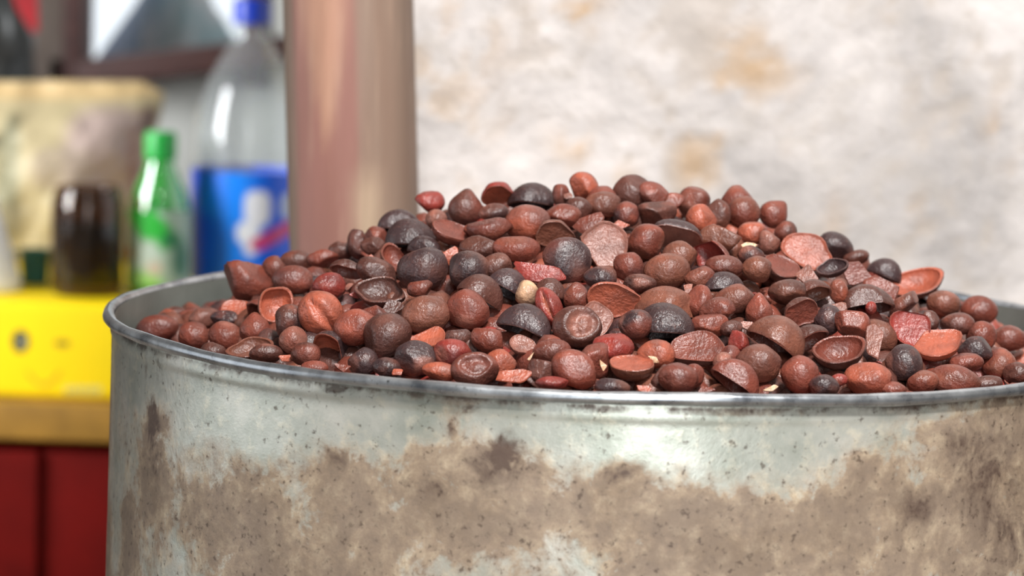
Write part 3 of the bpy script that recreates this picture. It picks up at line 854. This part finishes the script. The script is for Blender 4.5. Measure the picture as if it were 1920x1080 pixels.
def seed_geo(kind, hd, co, ci, rg, lo=False):
    """verts (unit-scaled by half dims hd), faces, colours. local X long axis, Z the face / upper side"""
    n = 14 if lo else 26
    co = np.array(co) * (0.70 + 0.28 * rg.rand()); ci = np.array(ci) * (0.70 + 0.2 * rg.rand())
    if kind in 'RPWKD':
        if kind == 'K' or kind == 'D': n = 44
        m = n // 2 + 1
        ph = np.linspace(0, np.pi, m)
        V, F, ring = lathe([(math.sin(p) if 0 < i < m - 1 else 0, -math.cos(p)) for i, p in enumerate(ph)], n)
        V = V + 0.0
        C = np.tile(co, (len(V), 1))
        nz = wobble(V, rg, 1.5)
        amp = {'R': .13, 'P': .09, 'W': .16, 'K': .06, 'D': .07}[kind]
        U = V.copy()
        V = V * (1 + amp * nz)[:, None]
        V = V * (1 + 0.03 * wobble(U, rg, 4.5))[:, None]
        npl = {'R': 4, 'P': 2, 'W': 5, 'K': 1, 'D': 1}[kind]
        for _ in range(npl):
            w = rg.randn(3); w /= np.linalg.norm(w)
            dd = (0.58 if kind == 'W' else 0.74) + 0.18 * rg.rand()
            ov = np.maximum(0, V @ w - dd)
            V = V - np.outer(ov * (0.93 if kind == 'W' else 0.75), w)
        if kind == 'P':
            t = np.clip(U[:, 0], 0, 1) ** 3
            V[:, 0] += 0.30 * t
            V[:, 1:] *= (1 - 0.25 * sstep(0.4, 1.0, U[:, 0]))[:, None]
        if kind == 'R' and rg.rand() < 0.45:      # pale hilum scar at one end
            f = sstep(0.80, 0.93, U @ _unit(rg.randn(3)))[:, None]
            C = C * (1 - 0.6 * f) + np.array(COLS['p']) * 0.6 * f
        if kind == 'K':                           # a gaping split that shows the kernel
            t = U[:, 0]; wid = 0.30 * np.clip(1 - t ** 2 / 0.75, 0, 1)
            f = (1 - sstep(0.55, 1.0, np.abs(U[:, 1] - 0.05) / np.maximum(wid, 1e-3))) * (U[:, 2] > 0)
            V = V * (1 - 0.22 * f)[:, None]
            f = f[:, None]; C = C * (1 - f) + ci * f
        if kind == 'D':
            rr = np.hypot(U[:, 0], U[:, 1]); f = (1 - sstep(0.42, 0.72, np.hypot(U[:, 0] - 0.12, U[:, 1] + 0.08) + 0.24 * wobble(U, rg, 2.6))) * (U[:, 2] > 0)
            V[:, 2] -= 0.42 * f
            V[:, 2] += 0.16 * f * wobble(U, rg, 6)
            f = f[:, None]; C = C * (1 - f) + ci * f
        # patchy husk
        pt = sstep(-0.05, 0.45, wobble(U, rg, 1.3))[:, None]; pt2 = sstep(0.1, 0.5, wobble(U, rg, 3.2))[:, None]
        alt = np.array(COLS['rdbkd'[rg.randint(5)]]); alt2 = np.array(COLS['rpbo'[rg.randint(4)]])
        q_ = 0.25 if kind == 'K' else 0.62
        C = C * (1 - q_ * pt) + alt * q_ * pt
        C = C * (1 - 0.22 * pt2) + alt2 * 0.22 * pt2
    elif kind in 'HCS':
        depth = 0.10 if kind == 'H' else 0.72
        wall = 0.10 if kind == 'H' else 0.13
        prof = []; inner = []
        k = 6 if lo else 9
        for i in range(k + 1):                    # outer dome, bottom to rim
            p = (math.pi / 2) * i / k
            prof.append((math.sin(p) if i else 0, -math.cos(p))); inner.append(0)
        prof.append((1.0 - wall * 0.35, 0.05)); inner.append(1)
        for i in range(k, -1, -1):
            p = (math.pi / 2) * i / k
            prof.append(((1 - wall) * math.sin(p) if i else 0, 0.02 - depth * math.cos(p))); inner.append(1)
        V, F, ring = lathe(prof, n)
        inner = np.array(inner)[ring][:, None]
        C = np.tile(co, (len(V), 1)) * (1 - inner) + ci * inner
        rimf = (ring == k + 1)[:, None]
        C = C * (1 - 0.5 * rimf) + (ci * 0.5 + np.array(COLS['p']) * 0.5) * 0.5 * rimf
        a = np.arctan2(V[:, 1], V[:, 0]); lb = lobes(64, rg, 0.13)
        sc = np.interp((a % (2 * np.pi)) / (2 * np.pi) * 64, np.arange(65), np.append(lb, lb[0]))
        r = np.hypot(V[:, 0], V[:, 1])
        V[:, 0] *= 1 + (sc - 1) * r; V[:, 1] *= 1 + (sc - 1) * r
        V[:, 2] += 0.16 * (sc - 1) * r + 0.07 * wobble(V * 1.0, rg, 1.6) * (0.4 + 0.6 * r)
        if rg.rand() < 0.6:                       # broken straight along one side
            w = np.array([math.cos(b := rg.rand() * 6.28), math.sin(b), 0]); ov = np.maximum(0, V @ w - 0.72)
            V = V - np.outer(ov * 0.9, w)
        if kind == 'S': V[:, 2] *= 1.0
    else:                                         # 'F' thin curved chip
        k = 4
        prof = [(0, -0.5), (0.5, -0.5), (0.92, -0.42), (1.0, 0.0), (0.92, 0.42), (0.5, 0.5), (0, 0.5)]
        V, F, ring = lathe(prof, n)
        a = np.arctan2(V[:, 1], V[:, 0]); npoly = rg.randint(4, 7)
        pa = np.sort((np.arange(npoly) + 0.35 * rg.randn(npoly)) / npoly * 2 * np.pi); pr = 0.8 + 0.3 * rg.rand(npoly)
        corners = np.stack([pr * np.cos(pa), pr * np.sin(pa)], 1)
        aa = np.linspace(-np.pi, np.pi, 181); rad = np.full(181, 9.0)
        for i in range(npoly):
            p, q = corners[i], corners[(i + 1) % npoly]; e = q - p; nr = np.array([e[1], -e[0]]); nr /= np.linalg.norm(nr) + 1e-9
            dd = p @ nr
            if dd < 0: nr, dd = -nr, -dd
            ca = np.cos(aa) * nr[0] + np.sin(aa) * nr[1]
            rad = np.minimum(rad, np.where(ca > 0.05, dd / np.maximum(ca, 0.05), 9))
        rad = np.minimum(rad, 1.12); sc = np.interp(a, aa, rad)
        V[:, 0] *= sc; V[:, 1] *= sc
        V[:, 0] /= np.abs(V[:, 0]).max(); V[:, 1] /= np.abs(V[:, 1]).max()
        bend = rg.choice([-1, 1]) * (0.5 + 0.6 * rg.rand())
        V[:, 2] += bend * (V[:, 0] ** 2 * 0.6 + V[:, 1] ** 2 * 0.5) + 0.12 * wobble(V, rg, 2)
        up_ = sstep(-0.1, 0.1, (ring - 3).astype(float))[:, None]
        C = np.tile(ci, (len(V), 1)) * up_ + co * (1 - up_)
    C = C * (1 + 0.22 * wobble(V, rg, 3.5))[:, None]
    return V * np.array(hd), F, np.clip(C, 0, 1)

def _unit(v): v = np.asarray(v, float); return v / np.linalg.norm(v)

def frame(rot, az=None, tilt=None, rg=None):
    th = math.radians(rot)
    X = math.cos(th) * RIGHT - math.sin(th) * UP
    if az is None:
        Z = TOCAM
    else:
        a, t = math.radians(az), math.radians(tilt)
        Z = math.cos(t) * (math.cos(a) * RIGHT + math.sin(a) * UP) + math.sin(t) * TOCAM
    X = X - Z * (X @ Z)
    if np.linalg.norm(X) < 0.2: X = np.cross(UP, Z)
    X = _unit(X); Yv = np.cross(Z, X)
    return np.stack([X, Yv, Z], 1)

# x, y, width, height (photo pixels), turn, kind, outside / inside colour, direction the open or flat side faces
# R rounded  P pointed  W angular  H half with flat face  C open hollow half  S domed shell half  K split  D dimpled  F chip
S = '''295 615 75 46 0 R r|325 599 20 14 0 F oo 90 60|364 629 56 50 0 R r|380 596 48 34 0 R p|425 597 52 26 5 W k|422 632 58 56 0 R r|442 583 58 32 12 H oo 90 50|478 616 60 56 -90 P r
468 655 76 42 -8 C db 100 35|465 527 84 74 0 W r|515 505 46 46 0 R r|555 492 62 42 0 R d|550 525 72 52 0 R r|517 571 64 60 -50 C bo 20 65|617 537 60 48 0 R v|602 588 84 76 50 K oo 0 88|605 485 52 34 -10 W r
650 505 58 42 25 C dr 250 30|655 538 22 20 0 F pp 90 60|665 553 26 16 0 F vv 90 60|545 605 56 60 0 R d|550 637 48 48 0 R p|542 671 42 20 0 F oo 90 50|500 662 62 34 0 R d|615 655 78 66 -35 C ko 225 40|575 662 52 42 0 R d
681 680 54 52 0 R k|642 690 42 24 0 F rr 90 50|668 614 64 76 80 R r|726 632 88 72 -30 W d|703 592 42 40 0 W r|750 418 72 48 -8 S kk 270 10|770 440 90 58 5 S kk 270 5|795 458 58 34 15 S kd 270 0
672 458 44 52 0 W d|706 445 52 40 20 W r|700 462 42 32 0 W d|743 485 60 50 35 C br 50 45|703 488 32 24 20 F oo 70 60|792 505 84 76 0 R k|706 512 82 44 20 W d|712 548 88 60 5 C dd 95 42|838 480 46 50 80 F oo 90 75
880 505 76 66 0 R k|787 541 42 34 0 W r|848 437 72 52 -25 H rr 60 30|806 380 54 38 12 W v|818 412 38 36 0 R p|873 388 70 62 -90 P d|934 364 62 48 0 H vo 280 40|995 370 82 52 -10 S kk 265 10|925 398 52 32 0 R d
990 418 78 68 0 R o|918 433 78 50 5 W r|878 430 16 15 0 R o|900 466 82 42 5 W d|968 468 80 48 0 R r|930 500 56 44 -20 R k|1012 512 108 50 14 F vv 100 70|950 536 76 66 40 S kk 240 15|989 550 46 42 60 W c
1032 542 52 38 25 S dd 250 10|1030 575 70 42 62 K vo 150 70|1080 557 56 48 -90 P r|982 605 94 76 18 S kk 250 8|877 580 74 72 0 R r|900 548 82 56 20 S db 240 10|1082 612 86 70 0 D dp 80 68|1120 598 60 64 60 H pp 40 70
1151 562 90 56 6 H oo 285 66|1125 520 62 40 0 R k|1063 490 86 80 0 R k|800 590 88 68 -15 R b|737 577 50 38 0 F dd 90 60|802 636 64 44 -15 H oo 100 40|780 673 76 62 0 R k|848 664 68 54 0 R v|825 697 62 34 0 R o|860 632 42 36 0 W d
745 698 22 16 0 F oo 90 60|725 690 46 36 0 R k|890 693 80 58 0 D dd 100 66|938 680 54 46 0 R o|913 640 64 50 25 W r|965 705 80 36 -5 F oo 90 55|980 647 46 38 20 H pp 70 50|995 668 22 15 -30 F cc 90 70
1035 660 66 46 0 R r|1075 692 82 64 15 R r|1112 676 62 58 0 W r|1131 685 28 13 70 F cc 30 75|1150 650 68 52 10 W v|1184 692 84 66 0 H bo 92 22|1148 727 62 34 0 R k|1035 718 58 24 0 R v|1015 695 46 42 0 W d
1095 350 48 50 -60 W o|1052 367 30 44 0 R d|1065 368 18 15 0 F pp 90 60|1085 392 46 42 0 R d|1130 383 62 44 0 R b|1186 357 62 58 0 W d|1226 365 56 42 20 W r|1175 402 46 46 0 R k|1232 402 72 44 0 W d|1262 381 42 32 0 W r
1270 440 88 66 18 H kp 262 42|1042 440 66 56 0 H bb 285 62|1055 405 62 42 0 R r|1103 418 70 38 -20 F pr 110 60|1132 460 90 76 -80 H pp 80 76|1165 422 32 24 0 F oo 90 70|1211 455 62 68 40 R r|1178 502 54 54 0 R r|1275 480 62 52 0 R b
1250 510 80 64 0 R b|1200 532 58 34 0 R d|1248 570 108 66 5 S bb 268 5|1245 605 108 72 6 S kk 265 8|1190 608 62 52 0 R k|1290 542 32 22 -30 F pp 90 60|1312 565 46 56 0 R r|1312 522 52 42 0 R r|1358 530 70 40 0 S kk 270 5
1357 500 66 40 0 R r|1335 482 80 50 10 C rv 195 45|1348 450 72 48 0 W b|1300 380 56 54 0 R r|1315 412 52 48 20 W o|1347 402 42 52 0 R d|1382 380 58 60 0 R r|1396 398 58 56 0 R r|1450 402 58 50 -50 P r|1410 437 50 42 0 R o
1405 461 34 16 5 F cc 90 60|1442 455 40 42 0 W p|1473 435 40 38 0 R d|1408 480 44 36 0 R k|1418 505 54 46 0 R b|1468 505 62 62 -10 H dr 70 35|1512 472 86 52 20 H oo 90 70|1566 462 60 50 20 W k|1560 503 52 40 0 C kk 110 40
1605 482 46 26 0 R d|1605 513 52 68 -75 F rr 80 78|1652 542 80 50 35 F rr 80 74|1658 508 56 50 20 S kk 250 0|1722 532 96 50 -4 C do 105 40|1572 547 44 32 85 R o|1568 577 46 28 15 F pp 90 60|1628 566 88 56 10 S dd 280 20|1632 577 20 22 0 R v
1695 570 62 34 -30 W d|1770 570 60 46 0 R b|1705 617 72 68 0 H rv 70 74|1742 602 38 36 0 W d|1758 648 90 60 -12 H oo 95 38|1695 680 66 68 0 R k|1595 610 62 52 0 W r|1640 640 76 48 80 F rp 60 70|1572 662 88 72 -5 C dr 98 40
1553 600 50 54 0 R k|1502 585 58 56 40 H dr 300 60|1475 548 72 44 0 R d|1423 583 68 50 -90 P r|1375 560 74 50 -20 R d|1527 548 60 56 25 C db 290 30|1512 515 42 52 70 F pp 60 70|1463 599 22 16 0 F oo 90 60|1455 640 108 74 30 S br 235 12
1422 682 80 64 0 R b|1385 640 38 40 0 W v|1400 612 36 24 0 F pp 90 60|1368 672 42 42 0 W r|1520 637 68 62 -35 C dr 300 25|1500 703 66 64 0 R r|1445 728 32 17 -10 F cc 90 60|1573 713 30 24 0 R v|1545 725 54 42 0 R k|1628 712 86 60 0 R o
1790 712 90 54 0 R r|1730 717 54 40 0 R r|1828 655 60 46 10 W k|1875 683 66 60 -80 P r|1893 635 62 48 0 R r|1840 630 50 52 0 R r|1836 582 62 50 0 R r|1795 608 62 40 0 R d|1812 680 58 34 0 R r|1230 665 64 54 0 R o|1225 674 26 14 20 F cc 90 75
1308 655 94 64 -4 H dr 100 52|1336 633 28 14 5 F oo 90 70|1355 682 38 42 0 R p|1270 710 68 58 0 R r|1300 705 38 42 0 R r|1245 710 46 46 0 W d|1208 730 32 17 15 F oo 90 60|1378 712 88 58 15 S rr 235 15|1325 733 38 20 0 F rr 90 60
1330 612 62 44 0 W r|1345 585 62 50 -20 W r|1370 616 42 30 0 R d|1905 700 50 40 0 R d|330 588 40 24 0 R d|400 660 46 34 0 R d|590 690 46 26 0 R r|1675 730 44 26 0 R r|1850 720 56 30 0 R d|640 470 44 34 0 R d'''
NAMES = {'R': 'whole_seed', 'P': 'pointed_seed', 'W': 'broken_seed', 'H': 'seed_half', 'C': 'hollow_seed_shell', 'S': 'domed_seed_shell', 'K': 'split_seed', 'D': 'dimpled_seed', 'F': 'shell_chip'}
NOUN = {'R': 'rounded seed', 'P': 'pointed seed', 'W': 'broken seed', 'H': 'flat-faced half seed', 'C': 'hollow shell', 'S': 'domed shell half', 'K': 'split seed with gaping crack', 'D': 'seed with sunken face', 'F': 'thin shell chip'}

rgs = np.random.RandomState(11)
items = []
for ent in S.replace('\n', '|').split('|'):
    f = ent.split()
    px, py, w, h, rot = map(float, f[:5]); kind = f[5]; cc = f[6]
    az, ti = (float(f[7]), float(f[8])) if len(f) > 7 else (None, None)
    P = hit_heap(px, py)
    items.append(dict(px=px, py=py, w=w, h=h, rot=rot, kind=kind, cc=cc, az=az, ti=ti, P=P, auto=False))

def half_dims(it):
    d = (it['P'] - CAM) @ FWD
    a, b = it['w'] / 2 * d / FPX, it['h'] / 2 * d / FPX
    g_ = 1.0 if it['kind'] == 'F' else 1.12
    a *= g_; b *= g_
    k = it['kind']
    if k in 'RKD': return (a, b, 0.48 * (a + b)) if k != 'D' else (a, b * 1.05, 0.8 * (a + b) / 2)
    if k == 'P': return (a * 0.80, b * 0.98, 0.9 * b)
    if k == 'W': return (a * 1.06, b * 1.06, 0.5 * (a + b))
    if k == 'F': return (a, b, 0.16 * min(a, b) + 0.0006)
    if k == 'S': return (a, 0.85 * a, 1.5 * b if b < 0.8 * a else 1.25 * b)
    # halves: the open face is foreshortened by its tilt
    return (a, min(a, max(b, 0.75 * a)), 0.75 * min(a, b) + 0.15 * a)

# settle: seeds that would sink into each other slide along the slope's depth, the lower one in the picture coming forward
for _ in range(40):
    for i in range(len(items)):
        A = items[i]; ra = 0.5 * (A['w'] + A['h']) / 2 * 0.00028
        for j in range(i + 1, len(items)):
            B = items[j]
            if abs(A['px'] - B['px']) > 90 or abs(A['py'] - B['py']) > 70: continue
            rb = 0.5 * (B['w'] + B['h']) / 2 * 0.00028
            dv = B['P'] - A['P']; dist = np.linalg.norm(dv)
            need = 0.80 * (ra + rb)
            if dist < need:
                sgn = 1 if B['py'] > A['py'] else -1
                push = 0.12 * (need - dist)
                for it, s_ in ((A, 1), (B, -1)):
                    q = it['P'] + FWD * push * s_ * sgn
                    base = hit_heap(it['px'], it['py']) if 'h0' not in it else it['h0']
                    it['h0'] = base
                    if abs((q - base) @ FWD) < 0.012 and math.hypot(q[0], q[1]) < 0.240: it['P'] = q

# more seeds between the ones picked out: scatter over the heap
cand = []
rg2 = np.random.RandomState(5)
tries = 0
pts2 = np.zeros((0, 2))
while len(cand) < 1500 and tries < 30000:
    tries += 1
    r = 0.236 * math.sqrt(rg2.rand()); a = rg2.rand() * 6.2832
    p = np.array([r * math.cos(a), r * math.sin(a)])
    if len(pts2) and np.min(np.sum((pts2 - p) ** 2, 1)) < 0.0095 ** 2: continue
    pts2 = np.vstack([pts2, p]); cand.append(p)
ann = np.array([[it['px'], it['py'], it['w'], it['h']] for it in items])
fill = []
for p in cand:
    z = heap_c(p[0], p[1])
    q = proj(np.array([p[0], p[1], z]))[0]
    e = np.sqrt(((q[0] - ann[:, 0]) / (ann[:, 2] / 2)) ** 2 + ((q[1] - ann[:, 1]) / (ann[:, 3] / 2)) ** 2).min()
    facing = p[1] < 0.03
    fill.append((p, z, q, e, facing))
fill.sort(key=lambda f: -f[3])
auto = [f for f in fill if f[4] and f[3] > 0.95 and f[2][0] < 1950 and f[2][0] > 240]
n_auto = min(len(auto), 300 - len(items))
autoset = auto[:n_auto]
KP = 'RRRWWWWPSHCF'; CP = 'kkdddbbrrrvo'
def random_rot(rg):
    q = rg.randn(4); q /= np.linalg.norm(q); w, x, y, z = q
    return np.array([[1 - 2 * (y * y + z * z), 2 * (x * y - z * w), 2 * (x * z + y * w)], [2 * (x * y + z * w), 1 - 2 * (x * x + z * z), 2 * (y * z - x * w)], [2 * (x * z - y * w), 2 * (y * z + x * w), 1 - 2 * (x * x + y * y)]])
for (p, z, q, e, fc) in autoset:
    k = KP[rg2.randint(len(KP))]; c = CP[rg2.randint(len(CP))]
    s = 42 + 24 * rg2.rand()
    ci = c if k not in 'HC' else 'ro'[rg2.randint(2)]
    items.append(dict(px=q[0], py=q[1], w=s, h=s * (0.72 + 0.2 * rg2.rand()), rot=rg2.rand() * 360, kind=k, cc=c + ci, az=360 * rg2.rand(), ti=60 * rg2.rand(), P=np.array([p[0], p[1], z - 0.0065]), auto=True))

# ---- labels: look, then place in the heap, then order from the left among the ones still alike
top_y = lambda x: np.interp(x, [260, 430, 560, 700, 800, 930, 1100, 1200, 1380, 1500, 1660, 1760, 1900], [590, 500, 485, 420, 370, 350, 335, 340, 365, 435, 500, 530, 615])
rim_y = lambda x: np.interp(x, [260, 330, 430, 580, 780, 900, 1100, 1320, 1514, 1709, 1919], [635, 655, 676, 700, 716, 725, 738, 744, 744, 738, 727])
def place(x, y):
    t = (y - top_y(x)) / max(20, rim_y(x) - top_y(x))
    v = 'on the skyline' if t < 0.14 else 'high up' if t < 0.42 else 'halfway down' if t < 0.74 else 'by the front rim'
    hx = 'in the far left corner' if x < 430 else 'on the left slope' if x < 660 else 'left of the peak' if x < 900 else 'below the peak' if x < 1180 else 'right of the peak' if x < 1420 else 'on the right slope' if x < 1680 else 'at the far right'
    return v, hx
ORD = ['leftmost', 'second from left', 'third from left', 'fourth from left', 'fifth from left', 'sixth from left', 'seventh from left', 'eighth from left']
buckets = {}
for it in items:
    o_, i_ = it['cc'][0], it['cc'][-1]
    look = CW[o_] + ' ' + NOUN[it['kind']]
    if it['kind'] in 'HC' and i_ != o_: look = CW[o_] + ' ' + NOUN[it['kind']] + ', ' + CW[i_] + ' inside'
    it['base'] = look; it['pl'] = place(it['px'], it['py'])
    buckets.setdefault((look, it['pl']), []).append(it)
for (look, pl), its in buckets.items():
    its.sort(key=lambda i: i['px'])
    for k, it in enumerate(its):
        lab = f'{look}, {pl[0]} {pl[1]}'
        if len(its) > 1: lab += ', ' + ORD[min(k, 7)]
        it['label'] = lab

for it in items:
    hd = half_dims(it)
    if it['kind'] in 'RPW' and it['az'] is None:
        M = frame(it['rot'] + rgs.uniform(-8, 8))
    elif it['auto']:
        M = random_rot(rgs)
        if it['kind'] in 'SHC': M = frame(rgs.rand() * 40 - 20, 60 + 60 * rgs.rand() + (180 if it['kind'] == 'S' else 0), 20 + 30 * rgs.rand())
    else:
        M = frame(it['rot'], it['az'], it['ti'])
    V, F, C = seed_geo(it['kind'], hd, COLS[it['cc'][0]], COLS[it['cc'][-1]], rgs)
    V = V @ M.T
    V -= 0.5 * (V.max(0) + V.min(0))
    V += it['P']
    # keep inside the drum
    rr = np.hypot(V[:, 0], V[:, 1]).max(); lim = RI - 0.0015
    if rr > lim:
        d2 = it['P'][:2] / np.linalg.norm(it['P'][:2]); V[:, :2] -= d2 * (rr - lim)
    o = mesh_obj(NAMES[it['kind']], V, F, M_SEED, cols=C, sharp=0.75 if it['kind'] in 'HCSF' else None, origin=V.mean(0))
    props(o, it['label'], 'seed' if it['kind'] in 'RPWHKD' else 'seed shell', 'seeds and shells heaped in the drum')

# ---- the rest of the heap: everything deeper down and round the back, one mass
def build_mass():
    VV, FF, CC = [], [], []; off = 0
    used = set(id(f) for f in autoset)
    for f in fill:
        if id(f) in used: continue
        p, z, q, e, facing = f
        k = 'RRRWWPS'[rg2.randint(7)]; c = CP[rg2.randint(len(CP))]
        s = 0.0072 + 0.0040 * rg2.rand()
        V, F, C = seed_geo(k, (s, s * 0.86, s * 0.8), COLS[c], COLS[c], rg2, True)
        V = V @ random_rot(rg2).T
        dz = -0.005 if not facing else (-0.011 if e > 0.95 else -0.016)
        V += np.array([p[0], p[1], z + dz])
        VV.append(V); CC.append(C); FF += [tuple(i + off for i in fc) for fc in F]; off += len(V)
    # core under the seeds
    nr, na = 26, 72
    prof = [(RI - 0.002) * (i / (nr - 1)) for i in range(nr)]
    V = []
    for i in range(nr):
        for k in range(na):
            a = 2 * math.pi * k / na; r = max(prof[i], 1e-4)
            x_, y_ = r * math.cos(a), r * math.sin(a)
            V.append((x_, y_, float(heap_c(x_, y_)) - 0.022))
    VV.append(np.array(V)); CC.append(np.tile(np.array(s2l(60, 36, 30)), (len(V), 1)))
    FF += [tuple(i + off for i in fc) for fc in grid_faces(na, nr, True)]
    o = mesh_obj('seed_mass', np.concatenate(VV), FF, M_SEED, cols=np.concatenate(CC))
    props(o, 'deeper mass of small brown seeds filling the drum under the top layer', 'seeds', None, 'stuff')
build_mass()
